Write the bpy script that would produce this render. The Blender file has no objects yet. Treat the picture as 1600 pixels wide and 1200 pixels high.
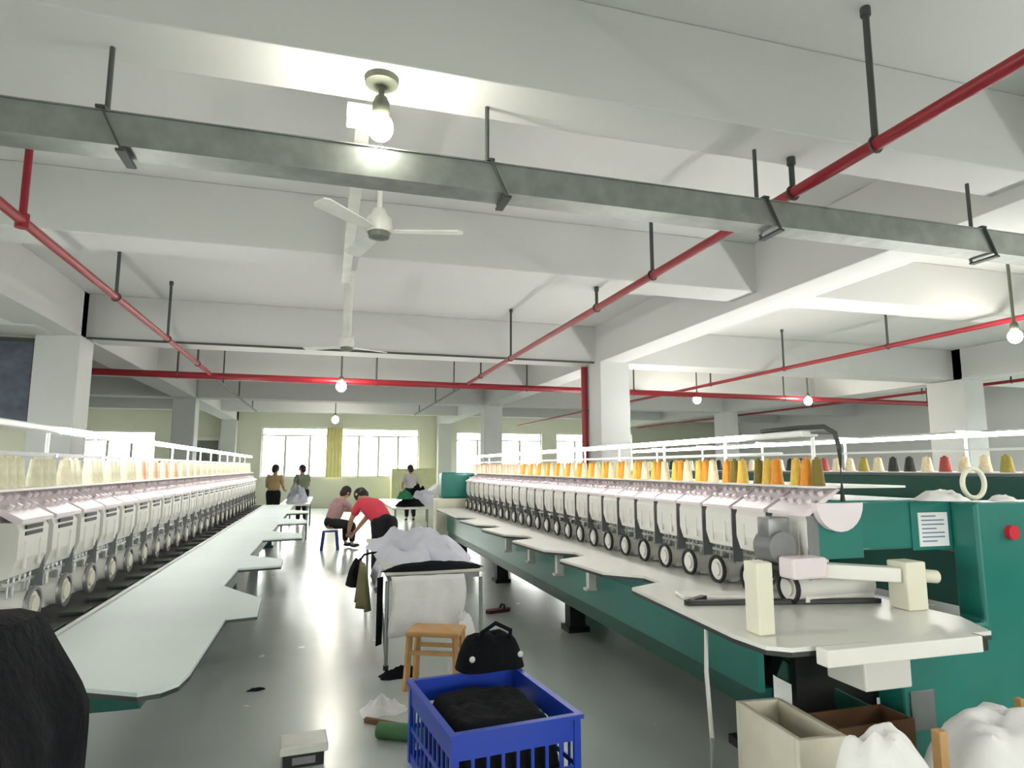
import bpy, bmesh, math, random
from mathutils import Vector, Matrix, noise as mnoise
S = bpy.context.scene
COL = S.collection
R = math.radians
# ------------------------------------------------------------------ camera
cd = bpy.data.cameras.new('camera'); cam = bpy.data.objects.new('camera', cd); COL.objects.link(cam)
cd.sensor_fit = 'HORIZONTAL'; cd.sensor_width = 36.0; cd.lens = 36.0 * 1000 / 1600
cd.clip_start = .05; cd.clip_end = 200
cam.location = (0, 0, 1.6)
cam.rotation_euler = (R(90 + 7.407), 0, R(-16.149))
S.camera = cam
# ------------------------------------------------------------------ world, exposure
S.view_settings.view_transform = 'Standard'; S.view_settings.look = 'None'
S.view_settings.gamma = 1; S.view_settings.use_curve_mapping = False
S.view_settings.exposure = 0.45
W = bpy.data.worlds.new('sky'); S.world = W; W.use_nodes = True
nt = W.node_tree; bg = nt.nodes['Background']
tc = nt.nodes.new('ShaderNodeTexCoord'); sx = nt.nodes.new('ShaderNodeSeparateXYZ'); rp = nt.nodes.new('ShaderNodeValToRGB')
nt.links.new(tc.outputs['Generated'], sx.inputs[0])
mr_ = nt.nodes.new('ShaderNodeMapRange'); mr_.inputs['From Min'].default_value = -.12; mr_.inputs['From Max'].default_value = .12
nt.links.new(sx.outputs[2], mr_.inputs['Value']); nt.links.new(mr_.outputs[0], rp.inputs[0])
rp.color_ramp.elements[0].position = .3; rp.color_ramp.elements[0].color = (.17, .175, .165, 1)      # ground and greenery round the building
rp.color_ramp.elements[1].position = .62; rp.color_ramp.elements[1].color = (1.0, .98, 1.02, 1)
nt.links.new(rp.outputs[0], bg.inputs[0]); bg.inputs[1].default_value = 15.0

def portal(name, loc, rot, sx_, sy_):
    l = bpy.data.lights.new(name, 'AREA'); l.shape = 'RECTANGLE'; l.size = sx_; l.size_y = sy_
    l.cycles.is_portal = True
    o = bpy.data.objects.new(name, l); COL.objects.link(o); o.location = loc; o.rotation_euler = rot
    return o
# daylight portals in the window openings
portal('daylight_far_middle', (.65, 27.3, 2.2), (R(-90), 0, 0), 6.2, 2.0)
portal('daylight_far_right', (9.5, 27.3, 2.2), (R(-90), 0, 0), 8.4, 2.0)
portal('daylight_far_left', (-6.9, 27.3, 2.1), (R(-90), 0, 0), 3.6, 1.8)
portal('daylight_back', (4, -5.3, 1.95), (R(90), 0, 0), 4, 1.5)
portal('daylight_right', (18.3, 4.5, 2.0), (R(90), 0, R(90)), 15, 2.0)
portal('daylight_left', (-9.3, .7, 1.95), (R(90), 0, R(-90)), 9.4, 2.3)

# ------------------------------------------------------------------ materials
def lin(c):
    return tuple(((v / 255) / 12.92 if v / 255 <= .04045 else ((v / 255 + .055) / 1.055) ** 2.4) for v in c)
MATS = {}
def mat(name, rgb, rough=.5, metal=0., var=.08, scale=6., bump=0., bscale=None, coat=0., emit=0., spec=.5):
    if name in MATS: return MATS[name]
    m = bpy.data.materials.new(name); m.use_nodes = True; n = m.node_tree.nodes; L = m.node_tree.links
    b = n['Principled BSDF']; c = lin(rgb)
    t = n.new('ShaderNodeTexCoord'); nz = n.new('ShaderNodeTexNoise'); nz.inputs['Scale'].default_value = scale; nz.inputs['Detail'].default_value = 4
    L.new(t.outputs['Object'], nz.inputs['Vector'])
    r = n.new('ShaderNodeValToRGB'); e = r.color_ramp.elements
    e[0].position = .3; e[1].position = .7
    e[0].color = tuple(max(0, v * (1 - var)) for v in c) + (1,); e[1].color = tuple(min(1, v * (1 + var)) for v in c) + (1,)
    L.new(nz.outputs['Fac'], r.inputs[0]); L.new(r.outputs[0], b.inputs['Base Color'])
    b.inputs['Roughness'].default_value = rough; b.inputs['Metallic'].default_value = metal
    b.inputs['Specular IOR Level'].default_value = spec
    if coat: b.inputs['Coat Weight'].default_value = coat; b.inputs['Coat Roughness'].default_value = .15
    if emit: b.inputs['Emission Color'].default_value = c + (1,); b.inputs['Emission Strength'].default_value = emit
    if bump:
        n2 = n.new('ShaderNodeTexNoise'); n2.inputs['Scale'].default_value = bscale or scale * 4; n2.inputs['Detail'].default_value = 3
        L.new(t.outputs['Object'], n2.inputs['Vector'])
        bp = n.new('ShaderNodeBump'); bp.inputs['Strength'].default_value = bump; bp.inputs['Distance'].default_value = .02
        L.new(n2.outputs['Fac'], bp.inputs['Height']); L.new(bp.outputs[0], b.inputs['Normal'])
    MATS[name] = m; return m
M_CEIL = mat('ceiling_paint', (205, 205, 204), .9, var=.02, scale=.6)
M_WALL = mat('wall_paint', (216, 216, 198), .85, var=.03, scale=1)
M_COLP = mat('column_paint', (206, 207, 206), .8, var=.03, scale=1.5)
M_RED = mat('red_pipe_paint', (138, 22, 36), .4, var=.1)
M_HANG = mat('dark_hanger_steel', (72, 76, 72), .55, .3)
M_GALV = mat('galvanised_steel', (150, 154, 150), .42, .75, var=.15, scale=9)
M_GREEN = mat('green_enamel', (30, 116, 106), .35, var=.06, scale=2, coat=.2)
M_DGREEN = mat('dark_green_enamel', (14, 74, 64), .4, var=.08, scale=3)
M_WHITE = mat('machine_white_enamel', (226, 224, 218), .35, var=.03, scale=3)
M_CREAM = mat('cream_plastic', (222, 219, 200), .45, var=.04, scale=4)
M_LAV = mat('pale_tension_plastic', (230, 218, 222), .4, var=.03)
M_RAIL = mat('white_guide_rail', (240, 240, 238), .3, var=.02)
M_LED = mat('led_strip_diffuser', (255, 253, 248), .4, var=0, emit=23)
M_TABLE = mat('pale_laminate', (206, 218, 216), .5, var=.04, scale=1.6)
M_TABLER = mat('white_laminate', (224, 224, 218), .3, var=.04, scale=1.6, coat=.2)
M_EDGE = mat('dark_table_edging', (48, 52, 52), .5)
M_BLACK = mat('black_metal', (24, 25, 26), .5, var=.2)
M_GREY = mat('grey_metal', (128, 128, 130), .4, .5, var=.1)
M_CHROME = mat('bright_steel', (190, 190, 188), .25, .9)
M_BLKCL = mat('black_cloth', (19, 20, 25), .95, var=.3, scale=5, bump=.5, bscale=30, spec=.2)
M_GRYCL = mat('pale_grey_cloth', (206, 208, 220), .9, var=.08, scale=4, bump=.6, bscale=14, spec=.2)
M_KHAKI = mat('khaki_cloth', (128, 124, 92), .9, var=.12, scale=5, bump=.4, bscale=20, spec=.2)
M_BAG = mat('white_plastic_bag', (232, 230, 230), .45, var=.05, scale=5, bump=.5, bscale=9)
M_BLUE = mat('blue_crate_plastic', (28, 66, 182), .35, var=.07, scale=3)
M_BLUES = mat('blue_stool_plastic', (38, 62, 138), .4)
M_WOOD = mat('light_wood', (190, 148, 96), .55, var=.14, scale=9)
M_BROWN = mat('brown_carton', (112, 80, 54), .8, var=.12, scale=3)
M_FOAM = mat('beige_foam_box', (214, 208, 190), .8, var=.05, scale=8, bump=.2)
M_PAPER = mat('white_paper', (226, 228, 228), .7, var=.03)
M_INK = mat('blue_grey_ink', (120, 128, 150), .8)
M_STOP = mat('red_stop_button', (196, 36, 56), .35)
M_ALU = mat('aluminium_frame', (196, 198, 192), .4, .5)
M_BULBCAP = mat('lamp_socket', (84, 88, 74), .5)
M_FAN = mat('fan_white_enamel', (214, 214, 210), .4)
M_YEL = mat('yellow_curtain', (236, 228, 160), .8, var=.08, scale=2)
M_BOARD = mat('blue_grey_board', (92, 98, 116), .7, var=.25, scale=7)
M_SKIN = mat('skin', (196, 150, 126), .55, var=.05)
M_HAIR = mat('black_hair', (30, 24, 24), .6, var=.2, bump=.4)

def glass_mat():
    m = bpy.data.materials.new('window_glass'); m.use_nodes = True; n = m.node_tree.nodes; L = m.node_tree.links
    n.remove(n['Principled BSDF']); o = n['Material Output']
    t = n.new('ShaderNodeBsdfTransparent'); t.inputs[0].default_value = (.95, .97, .92, 1)
    g = n.new('ShaderNodeBsdfGlossy'); g.inputs['Roughness'].default_value = .05
    mx = n.new('ShaderNodeMixShader'); mx.inputs[0].default_value = .06
    L.new(t.outputs[0], mx.inputs[1]); L.new(g.outputs[0], mx.inputs[2]); L.new(mx.outputs[0], o.inputs[0]); return m
M_GLASS = glass_mat()
def bulb_mat(strength):
    m = bpy.data.materials.new('lit_bulb'); m.use_nodes = True; b = m.node_tree.nodes['Principled BSDF']
    b.inputs['Base Color'].default_value = (1, 1, .95, 1)
    b.inputs['Emission Color'].default_value = (1, .97, .84, 1); b.inputs['Emission Strength'].default_value = strength; return m
M_BULB = bulb_mat(150)
def floor_mat():
    m = bpy.data.materials.new('epoxy_floor'); m.use_nodes = True; n = m.node_tree.nodes; L = m.node_tree.links; b = n['Principled BSDF']
    t = n.new('ShaderNodeTexCoord')
    nz = n.new('ShaderNodeTexNoise'); nz.inputs['Scale'].default_value = .55; nz.inputs['Detail'].default_value = 6
    L.new(t.outputs['Object'], nz.inputs['Vector'])
    r = n.new('ShaderNodeValToRGB'); r.color_ramp.elements[0].position = .3; r.color_ramp.elements[1].position = .75
    r.color_ramp.elements[0].color = lin((184, 192, 187)) + (1,); r.color_ramp.elements[1].color = lin((204, 211, 206)) + (1,)
    L.new(nz.outputs['Fac'], r.inputs[0]); L.new(r.outputs[0], b.inputs['Base Color'])
    n2 = n.new('ShaderNodeTexNoise'); n2.inputs['Scale'].default_value = 5; n2.inputs['Detail'].default_value = 5
    L.new(t.outputs['Object'], n2.inputs['Vector'])
    mr = n.new('ShaderNodeMapRange'); mr.inputs['To Min'].default_value = .16; mr.inputs['To Max'].default_value = .32
    L.new(n2.outputs['Fac'], mr.inputs['Value']); L.new(mr.outputs[0], b.inputs['Roughness'])
    n3 = n.new('ShaderNodeTexNoise'); n3.inputs['Scale'].default_value = 2.2
    L.new(t.outputs['Object'], n3.inputs['Vector'])
    bp = n.new('ShaderNodeBump'); bp.inputs['Strength'].default_value = .12; bp.inputs['Distance'].default_value = .03
    L.new(n3.outputs['Fac'], bp.inputs['Height']); L.new(bp.outputs[0], b.inputs['Normal'])
    b.inputs['Specular IOR Level'].default_value = .9
    return m
M_FLOOR = floor_mat()

# ------------------------------------------------------------------ mesh helpers
class MB:
    def __init__(s): s.bm = bmesh.new()
    def box(s, x0, x1, y0, y1, z0, z1, bev=0., rot=0., about=None):
        bm = s.bm
        r = bmesh.ops.create_cube(bm, size=1)
        c = Vector(((x0 + x1) / 2, (y0 + y1) / 2, (z0 + z1) / 2))
        M = Matrix.Translation(c) @ Matrix.Diagonal((abs(x1 - x0), abs(y1 - y0), abs(z1 - z0), 1))
        if rot:
            a = Vector(about) if about else c
            M = Matrix.Translation(a) @ Matrix.Rotation(rot, 4, 'Z') @ Matrix.Translation(-a) @ M
        bmesh.ops.transform(bm, matrix=M, verts=r['verts'])
        if bev:
            es = list({e for v in r['verts'] for e in v.link_edges})
            bmesh.ops.bevel(bm, geom=es, offset=bev, segments=2, affect='EDGES', profile=.5)
        return s
    def bar(s, p0, p1, w, h, bev=0.):
        p0, p1 = Vector(p0), Vector(p1); d = p1 - p0
        r = bmesh.ops.create_cube(s.bm, size=1)
        q = d.to_track_quat('Y', 'Z').to_matrix().to_4x4()
        M = Matrix.Translation((p0 + p1) / 2) @ q @ Matrix.Diagonal((w, d.length, h, 1))
        bmesh.ops.transform(s.bm, matrix=M, verts=r['verts'])
        if bev:
            es = list({e for v in r['verts'] for e in v.link_edges})
            bmesh.ops.bevel(s.bm, geom=es, offset=bev, segments=2, affect='EDGES', profile=.5)
        return s
    def cyl(s, p0, p1, r0, r1=None, seg=14):
        p0, p1 = Vector(p0), Vector(p1); d = p1 - p0
        q = d.to_track_quat('Z', 'Y').to_matrix().to_4x4()
        bmesh.ops.create_cone(s.bm, cap_ends=True, segments=seg, radius1=r0, radius2=r0 if r1 is None else r1, depth=d.length,
                              matrix=Matrix.Translation((p0 + p1) / 2) @ q)
        return s
    def tube(s, pts, r, seg=10):
        pts = [Vector(p) for p in pts]; rings = []
        for i, p in enumerate(pts):
            d = (pts[min(i + 1, len(pts) - 1)] - pts[max(i - 1, 0)]).normalized()
            q = d.to_track_quat('Z', 'Y')
            rings.append([s.bm.verts.new(p + q @ Vector((r * math.cos(2 * math.pi * k / seg), r * math.sin(2 * math.pi * k / seg), 0))) for k in range(seg)])
        for a, b in zip(rings, rings[1:]):
            for k in range(seg): s.bm.faces.new((a[k], a[(k + 1) % seg], b[(k + 1) % seg], b[k]))
        s.bm.faces.new(rings[0][::-1]); s.bm.faces.new(rings[-1]); return s
    def lathe(s, prof, c=(0, 0, 0), seg=16):
        c = Vector(c); rings = []
        for r, z in prof:
            if r < 1e-6: rings.append([s.bm.verts.new(c + Vector((0, 0, z)))])
            else: rings.append([s.bm.verts.new(c + Vector((r * math.cos(2 * math.pi * k / seg), r * math.sin(2 * math.pi * k / seg), z))) for k in range(seg)])
        for a, b in zip(rings, rings[1:]):
            for k in range(seg):
                k2 = (k + 1) % seg
                if len(a) == 1 and len(b) == 1: continue
                if len(a) == 1: s.bm.faces.new((a[0], b[k2], b[k]))
                elif len(b) == 1: s.bm.faces.new((a[k], a[k2], b[0]))
                else: s.bm.faces.new((a[k], a[k2], b[k2], b[k]))
        return s
    def prism(s, prof, a0, a1, axis='Y'):
        # profile points are (u, z) for axis Y (u = x) or X (u = y), (x, y) for axis Z
        def mk(u, v, a): return {'Y': (u, a, v), 'X': (a, u, v), 'Z': (u, v, a)}[axis]
        A = [s.bm.verts.new(mk(u, v, a0)) for u, v in prof]; B = [s.bm.verts.new(mk(u, v, a1)) for u, v in prof]
        n = len(prof)
        for i in range(n): s.bm.faces.new((A[i], A[(i + 1) % n], B[(i + 1) % n], B[i]))
        fa = s.bm.faces.new(A[::-1]); fb = s.bm.faces.new(B); fa.normal_update(); fb.normal_update()
        bmesh.ops.triangulate(s.bm, faces=[fa, fb]); return s
    def ball(s, c, r, sc=(1, 1, 1), u=16, v=10):
        bmesh.ops.create_uvsphere(s.bm, u_segments=u, v_segments=v, radius=r, matrix=Matrix.Translation(c) @ Matrix.Diagonal((*sc, 1))); return s
    def ring(s, c, R_, r, axis='X', seg=24, sub=8):
        c = Vector(c); rows = []
        for i in range(seg):
            a = 2 * math.pi * i / seg; row = []
            for j in range(sub):
                b = 2 * math.pi * j / sub; q = R_ + r * math.cos(b); h = r * math.sin(b)
                v = {'X': (h, q * math.cos(a), q * math.sin(a)), 'Y': (q * math.cos(a), h, q * math.sin(a)), 'Z': (q * math.cos(a), q * math.sin(a), h)}[axis]
                row.append(s.bm.verts.new(c + Vector(v)))
            rows.append(row)
        for i in range(seg):
            a, b = rows[i], rows[(i + 1) % seg]
            for j in range(sub): s.bm.faces.new((a[j], b[j], b[(j + 1) % sub], a[(j + 1) % sub]))
        return s
    def build(s, name, m, parent=None, smooth=False, loc=None):
        bmesh.ops.recalc_face_normals(s.bm, faces=s.bm.faces[:])
        me = bpy.data.meshes.new(name); s.bm.to_mesh(me); s.bm.free()
        me.materials.append(m)
        if smooth:
            for p in me.polygons: p.use_smooth = True
            try: me.set_sharp_from_angle(angle=R(40))
            except Exception: pass
        o = bpy.data.objects.new(name, me); COL.objects.link(o)
        if parent: o.parent = parent
        if loc: o.location = loc
        return o
def tag(o, label, cat, group=None, kind=None):
    o['label'] = label; o['category'] = cat
    if group: o['group'] = group
    if kind: o['kind'] = kind
    return o
def empty(name, loc, label, cat, group=None, rz=0.):
    o = bpy.data.objects.new(name, None); COL.objects.link(o); o.location = loc; o.rotation_euler = (0, 0, rz); o.empty_display_size = .1
    return tag(o, label, cat, group)
def struct(o): o['kind'] = 'structure'; return o
def copy_tree(o, parent=None):
    c = o.copy(); COL.objects.link(c)
    if parent is not None: c.parent = parent
    for ch in list(o.children): copy_tree(ch, c)
    return c

# ------------------------------------------------------------------ the hall
X0, X1, Y0, Y1, ZC, ZB = -9., 18., -5., 27., 4.05, 3.42
struct(MB().box(X0 - .4, X1 + .4, Y0 - .4, Y1 + .4, -.2, 0).build('floor', M_FLOOR))
struct(MB().box(X0 - .4, X1 + .4, Y0 - .4, Y1 + .4, ZC, ZC + .2).build('ceiling', M_CEIL))
NWIN = [0]
def wall_with_windows(name, axis, at, th, a0, a1, wins):
    """wall along X (axis 'X', at = y) or along Y (axis 'Y', at = x); wins = (a, b, z0, z1, mullion positions, transom or None)"""
    m = MB()
    def put(mm, p, q, z0, z1, t0, t1):
        if axis == 'X': mm.box(p, q, t0, t1, z0, z1)
        else: mm.box(t0, t1, p, q, z0, z1)
    t0, t1 = at, at + th
    pos = a0
    for a, b, z0, z1, mu, tr in sorted(wins):
        put(m, pos, a, 0, ZC, t0, t1); put(m, a, b, 0, z0, t0, t1); put(m, a, b, z1, ZC, t0, t1); pos = b
    put(m, pos, a1, 0, ZC, t0, t1)
    struct(m.build(name, M_WALL if name == 'wall_far' else M_CEIL))
    for a, b, z0, z1, mu, tr in sorted(wins):
        NWIN[0] += 1
        f = MB(); c0, c1 = t0 + th * .35, t0 + th * .65
        w = .05
        put(f, a, a + w, z0, z1, c0, c1); put(f, b - w, b, z0, z1, c0, c1); put(f, a + w, b - w, z0, z0 + w, c0, c1); put(f, a + w, b - w, z1 - w, z1, c0, c1)
        for u in mu: put(f, u - .045, u + .045, z0 + w, (tr - .03) if tr else z1 - w, c0, c1)
        if tr: put(f, a + w, b - w, tr - .03, tr + .03, c0, c1)
        fr = struct(f.build('window_%d' % NWIN[0], M_ALU))
        p = MB(); put(p, a + w, b - w, z0 + w, z1 - w, t0 + th * .49, t0 + th * .51); p.build('window_pane', M_GLASS, fr)
wall_with_windows('wall_far', 'X', Y1, .3, X0, X1, [
    (-8.6, -6.2, 1.1, 2.95, [-7.8, -7.0], 2.6),
    (-2.44, 3.75, 1.2, 3.18, [-1.55, -.62, .2, 1.3, 2.1, 2.9], 2.86),
    (5.35, 9.2, 1.2, 3.1, [6.3, 7.25, 8.2], 2.75),
    (9.9, 13.6, 1.2, 3.1, [10.8, 11.7, 12.6], 2.75)])
wall_with_windows('wall_back', 'X', Y0 - .3, .3, X0, X1, [(2, 6, 1.2, 2.7, [4], None)])
wall_with_windows('wall_right', 'Y', X1, .3, Y0, Y1, [(-3, 4, 1.0, 3.0, [-1, 1, 3], 2.6), (5, 12, 1.0, 3.0, [7, 9, 11], 2.6)])
wall_with_windows('wall_left', 'Y', X0 - .3, .3, Y0, Y1, [(-4, 2, .8, 3.1, [-2, 0], 2.6), (3.2, 5.4, .8, 3.1, [4.3], 2.6)])
# partition beside the left column, a blocky soffit above it
struct(MB().box(X0, -3.86, 10.25, 10.42, 0, ZC).build('wall_partition', M_WALL))
struct(MB().box(-6.5, -3.6, 9.35, 9.98, 3.38, ZC).build('ceiling_soffit', M_COLP))
# a doorway with a light frame in the far wall, left
d = MB(); d.box(-5.15, -5.02, 26.9, 27.0, 0, 2.75); d.box(-3.98, -3.85, 26.9, 27.0, 0, 2.75); d.box(-5.02, -3.98, 26.9, 27.0, 2.62, 2.75)
dfr = struct(d.build('door_1', M_WHITE))
MB().box(-5.02, -3.98, 26.95, 26.99, 0, 2.62).build('door_leaf', mat('grey_door', (122, 124, 118), .5), dfr)
MB().box(-4.12, -4.06, 26.89, 26.95, 1.0, 1.14, .008).build('door_handle', M_CHROME, dfr)
# columns and beams
for cx0, cx1, rows in ((-3.85, -3.31, (10., 18.3, 26.4)), (4.47, 5.02, (10., 18.35, 26.4)), (12.6, 13.15, (10., 18.35, 26.4))):
    for y in rows:
        struct(MB().box(cx0, cx1, y, y + (.85 if (y == 10 and cx0 > 0) else .55), 0, ZC, .012).build('column', M_COLP))
for y0, y1 in ((2.87, 3.22), (5.8, 6.25), (10.2, 10.8), (14.2, 14.6), (18.35, 18.9), (22.4, 22.8), (-1.2, -.8)):
    struct(MB().box(X0, X1, y0, y1, ZB + (.08 if y0 < 6 else 0), ZC, .01).build('ceiling_beam', M_CEIL))
for x0, x1 in ((-3.85, -3.31), (4.47, 4.95), (12.6, 13.1)):
    struct(MB().box(x0, x1, Y0, Y1, ZB - .02, ZC, .01).build('ceiling_girder', M_CEIL))
# thin conduit along the underside of the column-row beam
cdt = tag(MB().tube([(-3.28, 10.15, 3.40), (-1, 10.15, 3.40), (2, 10.15, 3.40), (4.42, 10.15, 3.40)], .017, 8).build('conduit', M_HANG), 'thin dark conduit clipped along the ceiling beam between the two columns', 'conduit')

# ------------------------------------------------------------------ ceiling services
# cable tray
ct = empty('cable_tray', (0, 3.10, 3.0), 'galvanised cable tray hung across the hall in front of the nearest beam', 'cable tray')
m = MB(); m.prism([(-.075, 0), (.075, 0), (.075, .15), (.055, .15), (.055, .012), (-.055, .012), (-.055, .15), (-.075, .15)], -8.9, 17.9, 'X')
m.build('channel', M_GALV, ct)
m = MB(); m.prism([(-.08, .151), (.08, .151), (.08, .158), (-.08, .158)], -8.9, 17.9, 'X'); m.build('lid', M_GALV, ct)
for x in (-4.3, -2.7, -1.0, .76, 2.42, 4.1, 5.8, 7.5, 9.2):
    h = MB(); h.cyl((x, 0, .158), (x, 0, .50), .012, seg=8); h.bar((x, -.085, .17), (x + .09, -.085, -.02), .018, .006); h.bar((x, .085, .17), (x + .09, .085, -.02), .018, .006)
    h.box(x - .02, x + .02, -.09, .09, .159, .172); h.box(x + .07, x + .11, -.09, .09, -.03, -.018)
    h.build('hanger', M_HANG, ct)
# sprinkler pipes
ZP = 3.27
def pipe(name, label, p0, p1, r, hangers, group='red sprinkler pipes under the ceiling', hm=None):
    t = empty(name, (0, 0, 0), label, 'pipe', group)
    MB().cyl(p0, p1, r, seg=16).build('pipe_run', M_RED, t, True)
    for (x, y, top) in hangers:
        h = MB(); h.cyl((x, y, p0[2] + r * .6), (x, y, top), .017, seg=8)
        h.ring((x, y, p0[2]), r + .008, .007, 'Y' if abs(p1[1] - p0[1]) > abs(p1[0] - p0[0]) else 'X', 16, 6)
        h.cyl((x, y, top - .05), (x, y, top), .026, seg=8)
        h.build('hanger', hm or M_HANG, t)
    return t
pipe('sprinkler_pipe', 'red sprinkler pipe running over the right embroidery machine towards the far windows', (2.70, -4, ZP), (2.70, 12.5, ZP), .034,
     [(2.70, 2.5, ZC), (2.70, 3.12, 3.5), (2.70, 4.89, ZC), (2.70, 6.1, 3.5), (2.70, 9.39, ZC), (2.70, 11.4, ZC)])
pipe('sprinkler_pipe', 'red sprinkler pipe on the left side above the left embroidery machine', (-2.05, -4, ZP), (-2.05, 12.475, ZP), .034,
     [(-2.05, 7.02, ZC), (-2.05, 9.2, ZC), (-2.05, 11.28, ZC), (-2.05, 2.5, ZC)])
h = MB(); h.cyl((-2.05, 4.96, ZP), (-2.05, 4.96, ZC), .024, seg=10); h.cyl((-2.05, 4.96, ZP - .05), (-2.05, 4.96, ZP + .05), .042, seg=12)
h.build('riser', M_RED, bpy.data.objects['sprinkler_pipe.001'])
pipe('sprinkler_pipe', 'dark red sprinkler pipe over the right bay, just above the bulb at right edge', (7.78, -4, 3.34), (7.78, 26, 3.34), .034,
     [(7.78, 5.2, ZC), (7.78, 7.26, ZC), (7.78, 9.47, ZC), (7.78, 11.74, ZC), (7.78, 16, ZC)])
pipe('sprinkler_pipe', 'thin sprinkler pipe farthest right, ending below the bulb at the right edge', (13.4, -4, 3.34), (13.4, 26, 3.34), .034,
     [(13.4, 9.61, ZC), (13.4, 11.66, ZC), (13.4, 15.2, ZC)])
pipe('sprinkler_main', 'thick red sprinkler main crossing the hall behind the columns', (-4.2, 12.5, ZP - .03), (16.15, 12.95, ZP - .03), .06,
     [(-2.6, 12.54, ZC), (.9, 12.62, ZC), (4.0, 12.69, ZC), (6.5, 12.75, ZC), (10.5, 12.83, ZC), (15, 12.92, ZC)])
for x, y, l in ((2.70, 16.5, 'thin dark pipe hanging from the ceiling beyond the main, right of the far window'), (-2.05, 16.5, 'thin dark pipe hanging from the ceiling beyond the main, left of the far window')):
    t = empty('branch_pipe', (0, 0, 0), l, 'pipe', 'dark branch pipes beyond the main')
    MB().cyl((x, 13.0, ZP), (x, 20.5, ZP), .022, seg=10).build('pipe_run', M_HANG, t)
    for yy in (14.0, 16.5, 19.5): MB().cyl((x, yy, ZP), (x, yy, ZC), .014, seg=8).build('hanger', M_HANG, t)
# vertical red riser by the right column
t = empty('riser_pipe', (4.40, 10.55, 0), 'vertical red riser pipe standing against the right column', 'pipe')
MB().cyl((0, 0, 0), (0, 0, 3.38), .055, seg=16).build('pipe_run', M_RED, t, True)
for z in (1.2, 2.6): MB().ring((0, 0, z), .06, .012, 'Z', 20, 8).build('pipe_clamp', M_HANG, t)
# trunking with its junction box
t = empty('cable_trunking', (.13, 3.3, 3.44), 'white cable trunking with junction box hung along the ceiling behind the nearest lamp', 'cable trunking')
MB().box(-.04, .04, -.02, 3.2, 0, .05, .004).build('trunking_run', M_FAN, t)
MB().box(-.09, .07, -.06, .06, -.03, .06, .01).build('junction_box', M_FAN, t)
for y in (.9, 2.2): MB().cyl((0, y, .05), (0, y, ZC - 3.44), .008, seg=6).build('hanger', M_FAN, t)

# lamps
def lamp(x, y, ztop, drop, label, r=.062):
    t = empty('pendant_lamp', (x, y, ztop), label, 'lamp', 'bare bulb ceiling lamps')
    MB().lathe([(0, 0), (.085, 0), (.08, -.03), (.03, -.045), (0, -.045)], seg=20).build('canopy', M_BULBCAP, t, True)
    MB().cyl((0, 0, -.045), (0, 0, -drop + .10), .016, seg=10).build('stem', M_BULBCAP, t)
    MB().lathe([(0, .10), (.03, .10), (.042, .07), (.042, .02), (.036, 0), (0, 0)], (0, 0, -drop), 16).build('socket', M_BULBCAP, t, True)
    MB().ball((0, 0, -drop - r * .9), r, (1, 1, 1.1), 20, 12).build('bulb', M_BULB, t, True)
    return t
lamp(.20, 3.0, 3.5, .20, 'nearest bare bulb lamp, hanging under the first ceiling beam')
lamp(.23, 12.05, ZC, .90, 'bare bulb lamp right under the red sprinkler main in the middle of the hall', .09)
lamp(.25, 20.6, ZC, .90, 'small bare bulb lamp hanging just above the far middle window', .10)
lamp(8.3, 13.1, ZC, .80, 'lit bulb just right of the right column, below the red main', .09)
lamp(10.9, 12.5, ZC, .82, 'lit bulb hanging on the red main over the bent machine pipe, right half', .09)
lamp(.20, -2.6, ZC, .60, 'added bare bulb lamp, unseen behind the viewer, brightening the middle aisle', .08)  # out of view, added to put more light on floor and tables
lamp(8.3, -.5, ZC, .80, 'added bare bulb lamp, unseen behind the right edge, brightening the hall', .09)  # extra unseen bulb, added to raise the light level
lamp(-5.6, 4.6, ZC, .70, 'added bare bulb lamp, unseen beyond the left edge, for more light', .09)  # added outside the view for more light from the left
lamp(7.45, 5.25, ZC, .92, 'lit bulb at the right edge beneath the second red pipe', .07)

# ceiling fans
def fan(x, y, z, rot, label, rodr, tilt=0):
    t = empty('ceiling_fan', (x, y, z), label, 'fan', 'white ceiling fans')
    t.rotation_euler = (0, 0, rot)
    MB().cyl((0, 0, .12), (0, 0, ZC - z - .0), rodr, seg=14).build('down_rod', M_FAN, t, True)
    MB().lathe([(0, ZC - z), (.07, ZC - z), (.075, ZC - z - .06), (.03, ZC - z - .1), (0, ZC - z - .1)], seg=18).build('canopy', M_FAN, t, True)
    MB().lathe([(0, .16), (.04, .16), (.055, .12), (.085, .09), (.095, .03), (.085, -.01), (.0, -.01)], seg=24).build('motor_housing', M_FAN, t, True)
    MB().lathe([(0, -.01), (.075, -.01), (.07, -.045), (.03, -.06), (0, -.06)], seg=24).build('hub_cap', mat('fan_hub_grey', (104, 106, 98), .5), t, True)
    for k in range(3):
        a = 2 * math.pi * k / 3; b = MB()
        pts = [(.09, -.03), (.2, -.05), (.55, -.06), (.58, -.03), (.58, .05), (.55, .07), (.2, .05), (.09, .03)]
        b.prism(pts, -.004, .004, 'Z')
        bmesh.ops.rotate(b.bm, cent=(0, 0, 0), matrix=Matrix.Rotation(R(9), 3, 'X'), verts=b.bm.verts)
        bmesh.ops.rotate(b.bm, cent=(0, 0, 0), matrix=Matrix.Rotation(a, 3, 'Z'), verts=b.bm.verts)
        b.build('blade', M_FAN, t, True)
    return t
fan(.30, 4.35, 3.22, R(-14), 'white ceiling fan nearer the camera, just behind the cable tray', .018)
fan(.20, 8.0, 3.07, R(30), 'white ceiling fan farther off with a thick white down rod', .055)

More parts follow.
